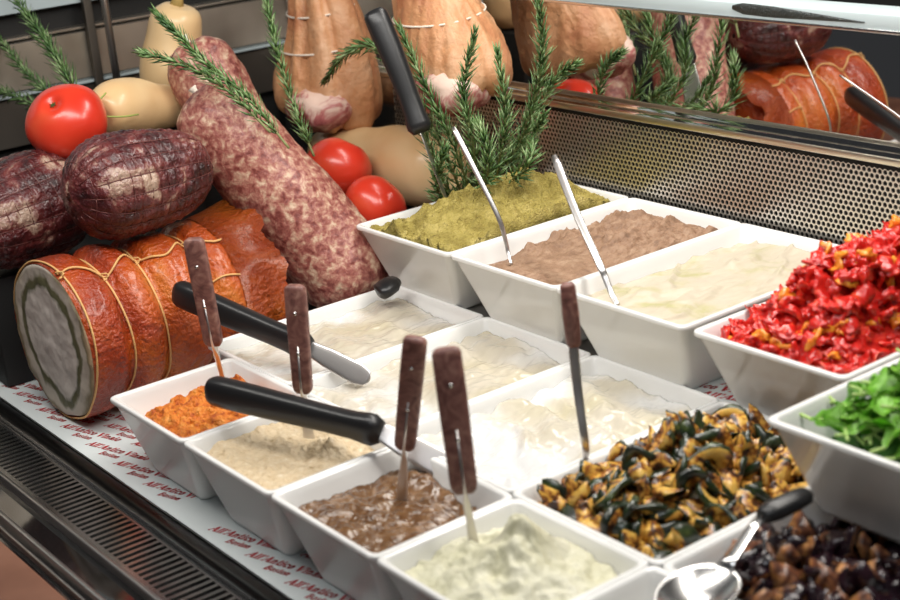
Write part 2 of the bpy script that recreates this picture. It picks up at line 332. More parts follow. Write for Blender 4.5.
# front row
M['orange'] = mat('orange_spread', (.78, .24, .03), .42, noise=(110, [(.33, (.42, .07, .008)), (.45, (.72, .19, .018)), (.6, (.84, .29, .04)), (.75, (.92, .50, .16))], 8, .3), bump=(300, 1, .005))
def h_or(u, v):
    m = sm(.12, .36, u) * sm(1.1, .9, u) * sm(-.15, .12, v) * sm(1.05, .85, v)
    return -.036 + .032 * m + .009 * m * abs(fr(u, v, 1, 5)) - .006 * abs(fr(u, v, 2, 8, 5)) * (.2 + m) + .002
food('orange_spread', FX0, FY, 0, FW, FD, hM, tM, h_or, M['orange'], 'lumpy orange spread in its square bowl', 'spread', 150)
M['beige'] = mat('beige_spread', (.62, .46, .26), .45, noise=(150, [(.30, (.40, .28, .15)), (.40, (.62, .48, .30)), (.6, (.68, .55, .37)), (.72, (.78, .68, .52))], 6, .2), bump=(260, .8, .003))
def h_be(u, v): return -.014 + .003 * fr(u, v, 1, 4) + .0030 * abs(fr(u, v, 2, 8, 4)) + .013 * math.exp(-((u - .62) ** 2 / .02 + (v - .75) ** 2 / .012)) * (.8 + .7 * fr(u, v, 5, 8)) - .005 * math.exp(-((u - .55) ** 2 + (v - .55) ** 2) / .01) + .004 * sm(.1, .0, u) - .008 * sm(.10, .0, u) * sm(.2, 0, v)
food('beige_spread', FX0 + FP, FY, 0, FW, FD, hM, tM, h_be, M['beige'], 'beige spread in the square bowl under the black knife handle', 'spread', 110)
M['brown'] = mat('brown_spread', (.23, .10, .04), .22, noise=(90, [(.3, (.075, .030, .010)), (.5, (.15, .070, .026)), (.75, (.28, .16, .08))], 4, .8), bump=(150, .7, .002), coat=.5)
def h_br(u, v): return -.018 + .004 * fr(u, v, 1, 4) - .0050 * abs(fr(u, v, 2, 4.5, 3)) + .0010 * fr(u, v, 4, 14, 3) + .011 * math.exp(-((u - .28) ** 2 / .03 + (v - .95) ** 2 / .02)) + .003 * sm(.7, .2, v)
food('brown_spread', FX0 + 2 * FP, FY, 0, FW, FD, hM, tM, h_br, M['brown'], 'glossy brown chunky spread in its square bowl', 'spread', 110)
M['mash'] = mat('pale_green_mash', (.62, .60, .33), .45, noise=(30, [(.3, (.56, .54, .36)), (.5, (.66, .64, .47)), (.75, (.74, .72, .58))], 5, .5), bump=(200, .7, .002))
def h_ma(u, v):
    m = math.exp(-((u - .52) ** 2 / .20 + (v - .48) ** 2 / .18)); pk = math.exp(-((u - .50) ** 2 / .016 + (v - .66) ** 2 / .014))
    return -.016 + .030 * m + .024 * pk * (1 + .6 * ridge(u, v, 5, 3)) + .010 * fr(u, v, 4, 5) * m - .006 * abs(fr(u, v, 3, 5, 4))
food('pale_green_mash', FX0 + 3 * FP, FY, 0, FW, FD, hM, tM, h_ma, M['mash'], 'pale green mash with a raised curl in its square bowl', 'spread', 110)
food('white_spread', FX0 + 4 * FP, FY, 0, FW, FD, hM, tM, lambda u, v: -.035 + .004 * fr(u, v, 1, 4), M['cream'], 'pale spread in the square bowl at the bottom edge', 'spread', 40)
# thin smears on bowl walls are left inside the spreads
# ---------------------------------------------------------------- meats
def local(a, b, t): return V(a).lerp(V(b), t)
M['sausage'] = mat('marbled_salami', (.4, .15, .12), .48, noise=(100, [(.35, (.17, .035, .028)), (.46, (.32, .10, .08)), (.55, (.46, .22, .16)), (.67, (.66, .48, .34))], 8, .35), bump=(150, .8, .0025), coat=.1)
def salami(P0, P1, r0, r1, label, name='salami'):
    P0, P1 = V(P0), V(P1); ax = (P1 - P0).normalized(); L = (P1 - P0).length; bm = bmesh.new(); pts = []; rad = []
    n = 46; e0, e1 = r0 * .75, r1 * .8; T = L + e0 + e1
    for k in range(n + 1):
        s = T * (.5 - .5 * math.cos(math.pi * k / n)); d = s - e0; r = r0 + (r1 - r0) * min(1, max(0, d / L))
        if d < 0: r *= math.sqrt(max(.0004, 1 - (d / e0) ** 2)) ** .8
        if d > L: r *= math.sqrt(max(.0004, 1 - ((d - L) / e1) ** 2)) ** .8
        pts.append(P0 + ax * d); rad.append(r)
    loft(bm, pts, rad, n=56); disp(bm, .0045, 17, 2, 3.3); disp(bm, .0016, 90, 4, 1.1)
    root = empty(name, P0, label, 'salami')
    obj('casing', bm, M['sausage'], root)
    for P, s in ((P0 - ax * e0, -1), (P1 + ax * e1, 1)):
        b2 = bmesh.new(); loft(b2, [P - ax * s * .004, P + ax * s * .003, P + ax * s * .008], [.006, .0035, .0055], n=10); obj('tied_end', b2, M['white_string'], root)
    return root
s1a, s1b = (-.036, .032, .006), (-.140, -.052, .190)
salami(s1a, s1b, .0560, .0510, 'big marbled salami leaning in front, lower end behind the cream tray')
salami((-.158, .058, -.012), (-.29, .010, .228), .046, .043, 'marbled salami behind the big leaning one, rounded top showing')
M['coppa'] = mat('cured_pork', (.10, .012, .015), .30, noise=(24, [(.36, (.022, .005, .006)), (.50, (.085, .014, .016)), (.57, (.16, .035, .032)), (.65, (.46, .32, .24))], 8, .5), bump=(190, 1., .004), coat=.3)
M['net'] = mat('netting_string', (.13, .035, .03), .45)
def coppa(c, d, L, R, label, seed):
    c = V(c); d = V(d).normalized(); root = empty('netted_cured_pork', c - V((0, 0, R)), label, 'cured meat'); root.location = c
    up = V((0, 0, 1)); s = d.cross(up).normalized(); u = s.cross(d)
    def prof(t, a, lift=0):
        r = R * (max(0, 1 - abs(2 * t - 1) ** 3.0) ** .5) * (.96 + .08 * math.sin(5 * t + seed))
        b = 1 + .05 * NZ.noise(V((math.cos(a), math.sin(a), t * 3 + seed)))
        q = abs(math.sin(a * 9)) ** .5 * abs(math.sin(math.pi * t * 15)) ** .5       # flesh bulging between the net strings
        r = r * b + .0028 * q * min(1, r / R * 1.4) + lift
        return c + d * ((t - .5) * L) + s * (r * math.cos(a)) + u * (r * math.sin(a))
    bm = bmesh.new(); nT, nA = 90, 144; g = [[bm.verts.new(prof(min(.999, max(.001, .5 - .5 * math.cos(math.pi * i / nT))), 2 * math.pi * k / nA)) for k in range(nA)] for i in range(nT + 1)]
    for i in range(nT):
        for k in range(nA): bm.faces.new((g[i][k], g[i][(k + 1) % nA], g[i + 1][(k + 1) % nA], g[i + 1][k]))
    bm.faces.new(g[0]); bm.faces.new(g[-1]); disp(bm, .0012, 130, 3, seed)
    obj('meat', bm, M['coppa'], root)
    b2 = bmesh.new()
    for k in range(18):
        a = math.pi * k / 9; loft(b2, [prof(t / 40, a, .0008) for t in range(1, 40)], [.0006] * 39, n=4)
    for j in range(1, 15):
        loft(b2, [prof(j / 15, 2 * math.pi * k / 48, .0008) for k in range(49)], [.0006] * 49, n=4)
    obj('netting', b2, M['net'], root)
    return root
coppa((-.087, -.186, .158), (-.10, 1, -.03), .170, .0565, 'dark red netted cured pork lying on top of the orange roast', 1.0)
coppa((-.236, -.272, .117), (-.25, 1, .05), .19, .060, 'dark netted cured pork at the left edge of the picture', 4.0)
# porchetta
M['crackling'] = mat('glazed_skin', (.6, .13, .02), .3, noise=(9, [(.3, (.14, .018, .006)), (.43, (.36, .042, .008)), (.57, (.50, .09, .012)), (.75, (.60, .19, .02))], 7, .5), bump=(170, 1., .005), coat=.3)
def cutface():
    m = bpy.data.materials.new('roast_cut_face'); m.use_nodes = True; nt = m.node_tree; L = nt.links; b = nt.nodes['Principled BSDF']; b.inputs['Roughness'].default_value = .5
    tc = nt.nodes.new('ShaderNodeTexCoord'); n = nt.nodes.new('ShaderNodeTexNoise'); n.inputs['Scale'].default_value = 16; n.inputs['Detail'].default_value = 4; L.new(tc.outputs['Object'], n.inputs['Vector'])
    sx = nt.nodes.new('ShaderNodeVectorMath'); sx.operation = 'LENGTH'; ml = nt.nodes.new('ShaderNodeVectorMath'); ml.operation = 'MULTIPLY'; ml.inputs[1].default_value = (1.12, 0, 1)
    L.new(tc.outputs['Object'], ml.inputs[0]); L.new(ml.outputs[0], sx.inputs[0])
    ad = nt.nodes.new('ShaderNodeMath'); ad.operation = 'MULTIPLY_ADD'; ad.inputs[1].default_value = .05; L.new(n.outputs['Fac'], ad.inputs[0]); L.new(sx.outputs['Value'], ad.inputs[2])
    mr = nt.nodes.new('ShaderNodeMapRange'); mr.inputs[1].default_value = .0; mr.inputs[2].default_value = .122; L.new(ad.outputs[0], mr.inputs[0])
    r = nt.nodes.new('ShaderNodeValToRGB'); e = r.color_ramp.elements
    st = [(0, (.50, .44, .40)), (.2, (.60, .54, .50)), (.69, (.62, .56, .51)), (.73, (.10, .10, .05)), (.78, (.13, .12, .06)), (.82, (.55, .49, .42)), (.90, (.52, .45, .37)), (.94, (.22, .18, .10)), (1, (.50, .36, .22))]
    while len(e) < len(st): e.new(.5)
    for k, (p, c) in enumerate(st): e[k].position = p; e[k].color = (*c, 1)
    L.new(mr.outputs[0], r.inputs[0]); L.new(r.outputs[0], b.inputs['Base Color'])
    n2 = nt.nodes.new('ShaderNodeTexNoise'); n2.inputs['Scale'].default_value = 70; L.new(tc.outputs['Object'], n2.inputs['Vector'])
    bp = nt.nodes.new('ShaderNodeBump'); bp.inputs['Strength'].default_value = .5; bp.inputs['Distance'].default_value = .003; L.new(n2.outputs['Fac'], bp.inputs['Height']); L.new(bp.outputs[0], b.inputs['Normal'])
    return m
PC = V((-.077, -.316, .0135)); ang = math.radians(3); PD = V((-math.sin(ang), math.cos(ang), 0)); PS = V((math.cos(ang), math.sin(ang), 0)); PL, PR = .236, .0905
rp = empty('rolled_roast', PC - V((0, 0, PR)), 'orange glazed rolled pork roast tied with string, cut end facing left', 'roast')
STR = [.012, .21, .40, .66, .87]
def pr_(t, a, lift=0):
    r = PR * (1 - .05 * (t - .3) ** 2 - .06 * t) * (1 + .022 * math.sin(2 * a + 1 + 2 * t))
    for s in STR: r -= .0120 * math.exp(-((t - s) / .040) ** 2) * (s > .05)
    r += .002 * NZ.noise(V((math.cos(a) * 2, math.sin(a) * 2, t * 5)))
    if t > .9: r *= 1 - .10 * ((t - .9) / .1) ** 2 * (1 + .8 * math.sin(9 * a))
    if t < .02: r -= .003 * (1 - t / .02)
    return PC + PD * (t * PL) + PS * ((r + lift) * math.cos(a)) + V((0, 0, (r + lift) * math.sin(a)))
bm = bmesh.new(); nT, nA = 110, 110; g = [[bm.verts.new(pr_(i / nT, 2 * math.pi * k / nA)) for k in range(nA)] for i in range(nT + 1)]
for i in range(nT):
    for k in range(nA): bm.faces.new((g[i][k], g[i][(k + 1) % nA], g[i + 1][(k + 1) % nA], g[i + 1][k]))
bm.faces.new(g[-1]); disp(bm, .0012, 110, 3, 1)
obj('glazed_skin', bm, M['crackling'], rp)
bm = bmesh.new(); cv = None; rings = []
for j in range(1, 24):
    rings.append([bm.verts.new(PC + (pr_(0, 2 * math.pi * k / nA) - PC) * (j / 23 * .985) + PD * (.002 * fr(j / 23 * math.cos(k / nA * 6.283), j / 23 * math.sin(k / nA * 6.283), 0, 3) - .002 * (1 - j / 23) - .0005)) for k in range(nA)])
for A, B in zip(rings, rings[1:]):
    for k in range(nA): bm.faces.new((A[k], A[(k + 1) % nA], B[(k + 1) % nA], B[k]))
bm.faces.new(rings[0])
back = [bm.verts.new(v.co + PD * .004) for v in rings[-1]]
for k in range(nA): bm.faces.new((rings[-1][k], rings[-1][(k + 1) % nA], back[(k + 1) % nA], back[k]))
o = obj('cut_face', bm, cutface(), rp); o['label'] = 'grey-white sliced meat with a dark herb spiral'
# move the face's own origin to its centre so the ring pattern follows it
off = PC - rp.location; o.data.transform(Matrix.Translation(-off)); o.location = off
# torn flap of skin at the far end
bm = bmesh.new(); n = 90; A = []; B = []; C_ = []
for k in range(n + 1):
    a = math.radians(-60 + 170 * k / n); jag = .010 * NZ.noise(V((k * .13, 0, 2))) + .004 * NZ.noise(V((k * .5, 0, 0)))
    A.append(bm.verts.new(pr_(.80, a, .001))); B.append(bm.verts.new(pr_(.92, a, .007 + .003 * NZ.noise(V((k * .1, 1, 0)))))); C_.append(bm.verts.new(pr_(1.0, a, .014 + .004 * NZ.noise(V((k * .12, 5, 0)))) + PD * (.010 + jag)))
for X, Y in ((A, B), (B, C_)):
    for k in range(n): bm.faces.new((X[k], X[k + 1], Y[k + 1], Y[k]))
bmesh.ops.solidify(bm, geom=bm.faces[:], thickness=.0035)
obj('skin_flap', bm, M['crackling'], rp)
for s in STR:
    bm = bmesh.new(); loft(bm, [pr_(s + .012 * math.sin(2 * a_ / 57.3 + s * 9), a_ / 57.2958, .0012) for a_ in range(-100, 265, 5)], [.0012] * 73, n=6); obj('tied_string', bm, M['string'], rp)
bm = bmesh.new(); a0 = math.radians(62); L_ = [pr_(t / 60, a0 + .10 * math.sin(t / 60 * 22), .0018) for t in range(2, 59)]; loft(bm, L_, [.0013] * len(L_), n=6)
L_ = [pr_(t / 60, a0 - .9 + .35 * (t / 60) + .05 * math.sin(t / 3), .0016) for t in range(40, 59)]; loft(bm, L_, [.0011] * len(L_), n=6)
for s in STR:
    c = pr_(s, a0 + .10 * math.sin(s * 22), .002); loft(bm, [c + V((.005 * math.cos(q), .003 * math.sin(q * 2), .004 * math.sin(q))) for q in [k / 10 * 6.283 for k in range(11)]], [.0011] * 11, n=5)
obj('lengthwise_string', bm, M['string'], rp)
# hams
M['ham'] = mat('cured_ham_skin', (.55, .30, .15), .5, noise=(11, [(.32, (.40, .14, .06)), (.48, (.58, .28, .13)), (.68, (.70, .44, .27))], 6, .5), bump=(70, .8, .005))
M['ham_flesh'] = mat('ham_flesh', (.5, .15, .15), .45, noise=(24, [(.40, (.22, .03, .04)), (.50, (.48, .16, .15)), (.58, (.74, .54, .45))], 4, 1.0), bump=(80, .5, .003))
def ham(c, top, R, label, seed):
    c, top = V(c), V(top); ax = top - c; root = empty('hanging_ham', c, label, 'ham'); n = 44; pts = []; rad = []
    prof = [(-.10, .50), (-.08, .80), (-.03, .97), (.06, 1.0), (.18, .93), (.35, .80), (.5, .68), (.65, .56), (.8, .44), (.92, .34), (1.0, .22), (1.05, .12)]
    bm = bmesh.new()
    P = spline([(t, r, 0) for t, r in prof], 5)
    loft(bm, [c + ax * q.x + V((.012 * math.sin(q.x * 5 + seed), 0, 0)) for q in P], [(R * q.y * .78, R * q.y) for q in P], side=(0, 1, 0), n=64)
    bm.normal_update()
    for v in bm.verts:
        a = math.atan2((v.co - c).y, (v.co - c).x); v.co += v.normal * (.0030 * math.sin(a * 9 + seed + 4 * (v.co.z - c.z)) - .009 * abs(math.sin(a * 4.5 + seed)) ** 18 + .005 * fr(v.co.x, v.co.y, v.co.z * .4 + seed, 14))
    obj('skin', bm, M['ham'], root)
    bm = bmesh.new(); bmesh.ops.create_icosphere(bm, subdivisions=4, radius=1)
    for v in bm.verts: v.co = V((v.co.x * R * .66, v.co.y * R * .60, v.co.z * R * .40)) + c + ax * .0 + V((.34 * R, -.30 * R, -.02 * R))
    disp(bm, .004, 50, 4, seed); o = obj('cut_flesh', bm, M['ham_flesh'], root); o['label'] = 'pink marbled cut flesh at the lower end'
    bm = bmesh.new()
    for t in (.36, .55, .73): 
        i = min(range(len(P)), key=lambda k: abs(P[k].x - t)); q = P[i]
        ring = [c + ax * (q.x + .03 * math.sin(a)) + V((R * q.y * 1.03 * math.cos(a), R * q.y * .81 * math.sin(a), 0)) for a in [k / 32 * 6.2832 for k in range(33)]]
        loft(bm, ring, [.0014] * 33, n=5)
    up = c + ax * 1.03; loft(bm, [up, V((up.x, up.y, .62))], [.0016, .0016], n=6)
    obj('hanging_string', bm, M['white_string'], root)
    return root
ham((-.352, .225, .137), (-.340, .230, .36), .084, 'tan cured ham hanging behind the squash and tomatoes, left one of two', 0)
ham((-.070, .232, .190), (-.120, .235, .42), .080, 'tan cured ham hanging above the perforated panel, right one of two', 2)
bm = bmesh.new(); loft(bm, [(-.6, .228, .622), (.2, .228, .622)], [.006, .006], n=12); tag(obj('hanging_rail', bm, M['steel']), 'steel rail the hams hang from, above the case', 'rail')
# ---------------------------------------------------------------- risers behind the meats
bm = bmesh.new(); box(bm, -.50, -.222, -.325, -.125, -.0783, .052, .003); tag(obj('display_riser', bm, M['black']), 'low black display block under the netted meat at the left edge', 'riser', 'black display blocks')
bm = bmesh.new(); box(bm, -.50, -.250, -.124, -.030, -.0783, .155, .003); tag(obj('display_riser', bm, M['black']), 'tall black display block under the squash by the left tomato', 'riser', 'black display blocks')
bm = bmesh.new(); box(bm, -.53, -.360, -.029, .068, -.0783, .165, .003); tag(obj('display_riser', bm, M['black']), 'black display block under the upright squash', 'riser', 'black display blocks')
# ---------------------------------------------------------------- tomatoes, squash
M['tomato'] = mat('tomato_skin', (.74, .05, .02), .28, spec=.5, noise=(12, [(.3, (.66, .030, .014)), (.6, (.76, .055, .024)), (.8, (.82, .13, .05))], 2, 0), coat=.2)
M['calyx'] = mat('calyx_green', (.06, .09, .02), .6)
def tomato(c, R, up, label, seed):
    c = V(c); root = empty('tomato', c, label, 'tomato'); bm = bmesh.new(); bmesh.ops.create_uvsphere(bm, u_segments=64, v_segments=40, radius=1)
    q = V(up).normalized().to_track_quat('Z', 'Y')
    for v in bm.verts:
        p = v.co.copy(); a = math.atan2(p.y, p.x); lat = abs(p.z)
        r = 1 + .028 * math.cos(5 * a + seed) * (1 - lat) + .02 * math.sin(2 * a + seed)
        z = p.z * .86; rho = math.hypot(p.x, p.y)
        z -= .16 * math.exp(-(rho / .22) ** 2) * (1 if p.z > 0 else -.4)
        v.co = c + q @ (V((p.x * r, p.y * r, z)) * R)
    obj('flesh', bm, M['tomato'], root)
    bm = bmesh.new()
    for k in range(6):
        a = k * 1.05 + seed; b0 = V((0, 0, .74)); b1 = V((.09 * math.cos(a), .09 * math.sin(a), .75))
        loft(bm, [c + q @ (b0 * R), c + q @ (b1 * R)], [(.0012, .0007), .0004], n=5)
    obj('calyx', bm, M['calyx'], root)
tomato((-.250, -.190, .203), .0465, (.35, -.45, .62), 'red tomato resting on the netted meats at the upper left', 1)
tomato((-.188, .130, .086), .0435, (.1, .5, .8), 'red tomato in front of the squash, upper of the two beside the salami', 2)
tomato((-.088, .113, .0575), .0405, (.3, .6, .6), 'red tomato just left of the olive paste bowl, lower of two', 3)
M['squash'] = mat('squash_skin', (.72, .42, .17), .38, noise=(7, [(.3, (.74, .46, .21)), (.55, (.82, .58, .31)), (.8, (.87, .69, .43))], 3, .3), bump=(40, .12, .002), coat=.15)
M['stem'] = mat('squash_stem', (.40, .28, .09), .7)
M['vine'] = mat('green_stalk', (.36, .44, .10), .5)
def squash(pts, rads, label, stem=True, tend=None):
    root = empty('butternut_squash', pts[0], label, 'squash'); bm = bmesh.new(); S = spline([(p[0], p[1], p[2]) for p in pts], 8); Rr = [q.x for q in spline([(r, 0, 0) for r in rads], 8)]
    loft(bm, S, [max(.001, r) for r in Rr], n=48); disp(bm, .003, 14, 2, 2); obj('flesh', bm, M['squash'], root)
    if stem:
        d = (S[-1] - S[-2]).normalized(); bm = bmesh.new(); loft(bm, [S[-1] - d * .006, S[-1] + d * .006, S[-1] + d * .016], [.011, .007, .0085], n=8, p=.8); obj('stem', bm, M['stem'], root)
    if tend:
        bm = bmesh.new()
        for t in tend: 
            q = spline(t, 4); loft(bm, q, [.0011] * len(q), n=5)
        obj('stalk', bm, M['vine'], root)['label'] = 'thin green stalks on the blossom end'
    return root
squash([(-.268, -.146, .195), (-.272, -.140, .196), (-.280, -.118, .198), (-.300, -.085, .193), (-.318, -.045, .184), (-.332, -.010, .178), (-.338, .002, .176), (-.34, .006, .176)], [.004, .022, .034, .037, .029, .025, .018, .003], 'butternut squash lying behind the left tomato', False,
       [[(-.251, -.158, .204), (-.238, -.150, .203), (-.232, -.128, .199), (-.240, -.105, .196)], [(-.251, -.158, .204), (-.250, -.147, .219), (-.254, -.135, .226)], [(-.251, -.158, .204), (-.252, -.162, .196)]])
squash([(-.420, .030, .1655), (-.420, .030, .170), (-.420, .033, .190), (-.419, .038, .215), (-.416, .042, .245), (-.412, .047, .275), (-.410, .049, .287), (-.409, .050, .291)], [.004, .028, .042, .043, .036, .033, .022, .006], 'butternut squash standing upright behind the salamis', True)
squash([(-.082, .228, .068), (-.086, .228, .068), (-.112, .228, .070), (-.170, .227, .070), (-.250, .226, .066), (-.330, .225, .064), (-.372, .224, .062), (-.382, .224, .062)], [.004, .026, .047, .050, .044, .040, .028, .004], 'pale butternut squash lying behind the two tomatoes', False)
# ---------------------------------------------------------------- rosemary
M['needle'] = mat('rosemary_needle', (.06, .14, .035), .42, noise=(60, [(.32, (.03, .085, .02)), (.52, (.11, .21, .06)), (.68, (.34, .46, .22))], 2, 0))
M['twig'] = mat('rosemary_twig', (.22, .24, .09), .6)
def rosemary(pts, label, n=110, L=.027, twist=0, start=.06):
    root = empty('rosemary_sprig', pts[0], label, 'herb', 'rosemary sprigs'); S = spline(pts, 10); rnd = random.Random(int(pts[0][0] * 1e4 + pts[-1][2] * 1e5))
    bm = bmesh.new(); loft(bm, S, [.0016 - .0010 * k / len(S) for k in range(len(S))], n=6); obj('twig', bm, M['twig'], root)
    bm = bmesh.new()
    n = int(n * 1.35)
    for k in range(n):
        t = start + (1 - start) * (k + .5) / n; f = t * (len(S) - 1); i = min(int(f), len(S) - 2); p = S[i].lerp(S[i + 1], f - i); d = (S[i + 1] - S[i]).normalized()
        a = k * 2.4 + twist; s = d.orthogonal().normalized(); u = d.cross(s); o = s * math.cos(a) + u * math.sin(a)
        sp = rnd.uniform(.45, .85) * (1 - .5 * max(0, t - .75) / .25); l = L * rnd.uniform(.75, 1.1) * (1 - .35 * t * t)
        dir0 = (d * math.cos(sp) + o * math.sin(sp)).normalized(); dir1 = (dir0 + d * .35 + V((0, 0, -.05))).normalized(); sd = dir0.cross(o).normalized(); wd = .00155 * rnd.uniform(.8, 1.25)
        nrm = dir0.cross(sd).normalized() * .0005
        P0 = p; P1 = p + dir0 * l * .45; P2 = P1 + dir1 * l * .55
        v = [bm.verts.new(q) for q in (P0 - sd * wd * .5, P0 + sd * wd * .5, P1 - sd * wd, P1 + nrm, P1 + sd * wd, P2, P1 - nrm * 1.2)]
        for f_ in ((0, 1, 3), (0, 3, 2), (1, 4, 3), (2, 3, 5), (3, 4, 5), (0, 2, 6), (1, 6, 4), (0, 6, 1), (2, 5, 6), (6, 5, 4)): bm.faces.new([v[q] for q in f_])
    obj('needles', bm, M['needle'], root); return root
rosemary([(-.375, -.118, .198), (-.42, -.120, .250), (-.48, -.120, .290), (-.56, -.118, .335)], 'rosemary sprig rising behind the left tomato to the top left corner', 130, .032)
rosemary([(-.385, -.125, .190), (-.45, -.122, .200), (-.53, -.122, .222), (-.61, -.12, .262)], 'rosemary sprig leaning to the left edge behind the left tomato', 100, .030)
rosemary([(-.39, -.13, .182), (-.46, -.135, .185), (-.54, -.14, .192), (-.60, -.14, .196)], 'lowest rosemary sprig behind the left tomato', 70, .028)
rosemary([(-.022, -.034, .170), (-.058, -.056, .226), (-.093, -.080, .262), (-.120, -.098, .297), (-.142, -.110, .322)], 'rosemary sprig lying over the top of the leaning salami, upper of two', 130, .024)
rosemary([(-.030, -.050, .190), (-.062, -.072, .232), (-.085, -.100, .262), (-.122, -.125, .278), (-.138, -.135, .283)], 'rosemary sprig lying over the leaning salami, pointing left', 80, .024, 1)
rosemary([(-.128, .060, .125), (-.148, .055, .175), (-.170, .053, .24), (-.185, .056, .290), (-.196, .058, .335)], 'rosemary sprig standing upright between salami and ham', 140, .023)
B0 = (-.012, .235, .035)
for pts, lb, n in [
    ([(-.030, .215, .02), (-.075, .205, .125), (-.130, .20, .195), (-.175, .195, .232), (-.235, .19, .218), (-.285, .19, .182)], 'rosemary sprig arching left behind the upright black knife handle', 170),
    ([(-.025, .22, .02), (-.062, .215, .120), (-.095, .205, .19), (-.128, .20, .255)], 'rosemary sprig standing just behind the black knife handle', 120),
    ([(-.020, .225, .02), (-.035, .22, .13), (-.03, .21, .19), (.012, .20, .262)], 'tall rosemary sprig right of the black knife handle', 130),
    ([(-.012, .225, .02), (.004, .225, .11), (.03, .22, .17), (.036, .21, .238)], 'middle rosemary sprig of the clump behind the olive paste bowl', 110),
    ([(.000, .232, .0745), (.040, .24, .125), (.085, .235, .195), (.112, .225, .25), (.128, .21, .312)], 'tall rosemary sprig reaching the top edge beside the mirror', 150),
    ([(-.028, .205, .02), (-.06, .195, .08), (-.080, .19, .13), (-.100, .19, .172)], 'short rosemary sprig low behind the steel fork', 80),
    ([(.000, .23, .074), (.042, .235, .11), (.078, .23, .140), (.105, .225, .168)], 'short rosemary sprig in front of the perforated panel', 80),
    ([(-.005, .205, .076), (.02, .195, .105), (.03, .19, .135), (.026, .185, .165)], 'small rosemary sprig above the olive paste', 70),
    ([(-.035, .20, .02), (-.055, .185, .06), (-.05, .18, .10), (-.03, .175, .130)], 'low rosemary sprig at the left rim of the olive paste bowl', 70),
    ([(-.01, .25, .05), (.02, .27, .13), (.055, .285, .19), (.09, .29, .215)], 'rosemary sprig leaning against the mirror', 90)]:
    pts = [(x_ + .09 * sm(.03, .11, z_), y_ - .06 * sm(.03, .11, z_), z_ + .016 * sm(.03, .11, z_)) if x_ < .045 and 'mirror' not in lb else (x_, y_, z_) for x_, y_, z_ in pts]
    rosemary(pts, lb, n, .029)
# ---------------------------------------------------------------- utensils
VIEW = F_
def spreader(top, mid, end, label, hw=.0095, side=None, blade=.0075, tip=.0):
    top, mid, end = V(top), V(mid), V(end); ax = (mid - top).normalized(); side = V(side) if side else ax.cross(VIEW).normalized()
    root = empty('spreading_knife', end, label, 'utensil', 'wooden handled spreading knives'); L = (mid - top).length
    bm = bmesh.new(); pts = [top + ax * L * t for t in (0, .015, .04, .3, .7, .93, .97, 1.)]
    loft(bm, pts, [(hw * a, .0052 * a) for a in (.55, .85, .98, 1, .95, .92, .85, .6)], side=side, n=20, p=.5); hd = obj('handle', bm, M['wood_handle'], root)
    bm = bmesh.new(); nrm = ax.cross(side).normalized()
    e2 = end + (end - mid).normalized() * tip
    loft(bm, [mid - ax * L * .45, mid, mid.lerp(e2, .2), mid.lerp(e2, .5), mid.lerp(e2, .9), e2], [(.0012, .0056), (.0014, .0056), (.003, .0012), (blade * .6, .0007), (blade * .8, .0006), (blade * .5, .0004)], side=side, n=12, p=.6); obj('blade', bm, M['utensil'], root)
    for t in (.25, .62):
        bm = bmesh.new(); c = top + ax * L * t - root.location; loft(bm, [c - nrm * .0056, c + nrm * .0056], [.0016, .0016], n=10); obj('rivet', bm, M['steel'], hd)
    return root
spreader((.138, -.242, .150), (.141, -.238, .040), (.128, -.226, -.024), 'spreading knife with dark wooden handle standing in the orange spread', .0103, side=(.75, .66, 0), blade=.004)
spreader((.286, -.223, .130), (.286, -.2285, .028), (.292, -.232, -.020), 'spreading knife with dark wooden handle standing in the beige spread', .0100, side=(.80, .60, 0))
spreader((.477, -.230, .130), (.4555, -.237, .029), (.446, -.240, -.024), 'spreading knife with wooden handle standing in the brown spread', .0098, side=(.75, .66, 0), blade=.0065)
spreader((.556, -.258, .150), (.573, -.265, .040), (.5775, -.264, -.004), 'spreading knife with dark rounded wooden handle standing in the pale green mash', .0112, blade=.005)
# fork with reddish handle in the zucchini
def fork(pts, label, hw, group=None, handle=None, tines=True):
    root = empty('serving_fork', pts[-1], label, 'utensil', group); S = spline(pts, 6); n = len(S); ax = (S[-1] - S[0]).normalized(); side = ax.cross(VIEW).normalized()
    bm = bmesh.new(); loft(bm, S, [((hw * (1.05 - .5 * k / n) if k > 0 else hw * .6), .0014) for k in range(n)], side=side, n=12, p=.7); obj('shaft', bm, M['utensil'], root)
    if tines:
        d = (S[-1] - S[-3]).normalized(); s2 = d.cross(VIEW).normalized(); bm = bmesh.new()
        loft(bm, [S[-1] - d * .004, S[-1] + d * .004, S[-1] + d * .009], [(hw * .6, .001), (.0065, .001), (.0075, .001)], side=s2, n=10, p=.6)
        for k in (-1, 0, 1): c = S[-1] + d * .008 + s2 * k * .005; loft(bm, [c, c + d * .012, c + d * .02], [(.0014, .0008), (.0012, .0007), .0004], side=s2, n=6)
        obj('tines', bm, M['utensil'], root)
    if handle:
        a, b = V(handle[0]), V(handle[1]); bm = bmesh.new(); loft(bm, [a, a.lerp(b, .05), a.lerp(b, .5), a.lerp(b, .94), b], [(.0045, .003), (.0062, .0042), (.0070, .0046), (.0062, .0042), (.005, .0035)], side=side, n=16, p=.7); obj('handle', bm, M['wood_handle'], root)
    return root
fork([(.519, -.105, .098), (.527, -.110, .060), (.541, -.118, .022), (.534, -.112, .004), (.527, -.108, -.006)], 'steel fork with red-brown handle standing at the corner of the zucchini tray', .0042, handle=((.519, -.107, .150), (.5195, -.1045, .095)), tines=False)
fork([(.157, .060, .197), (.182, .062, .160), (.212, .066, .110), (.219, .068, .085), (.222, .068, .072), (.231, .064, .061)], 'thin steel fork standing in the brown pate', .0030, tines=False)
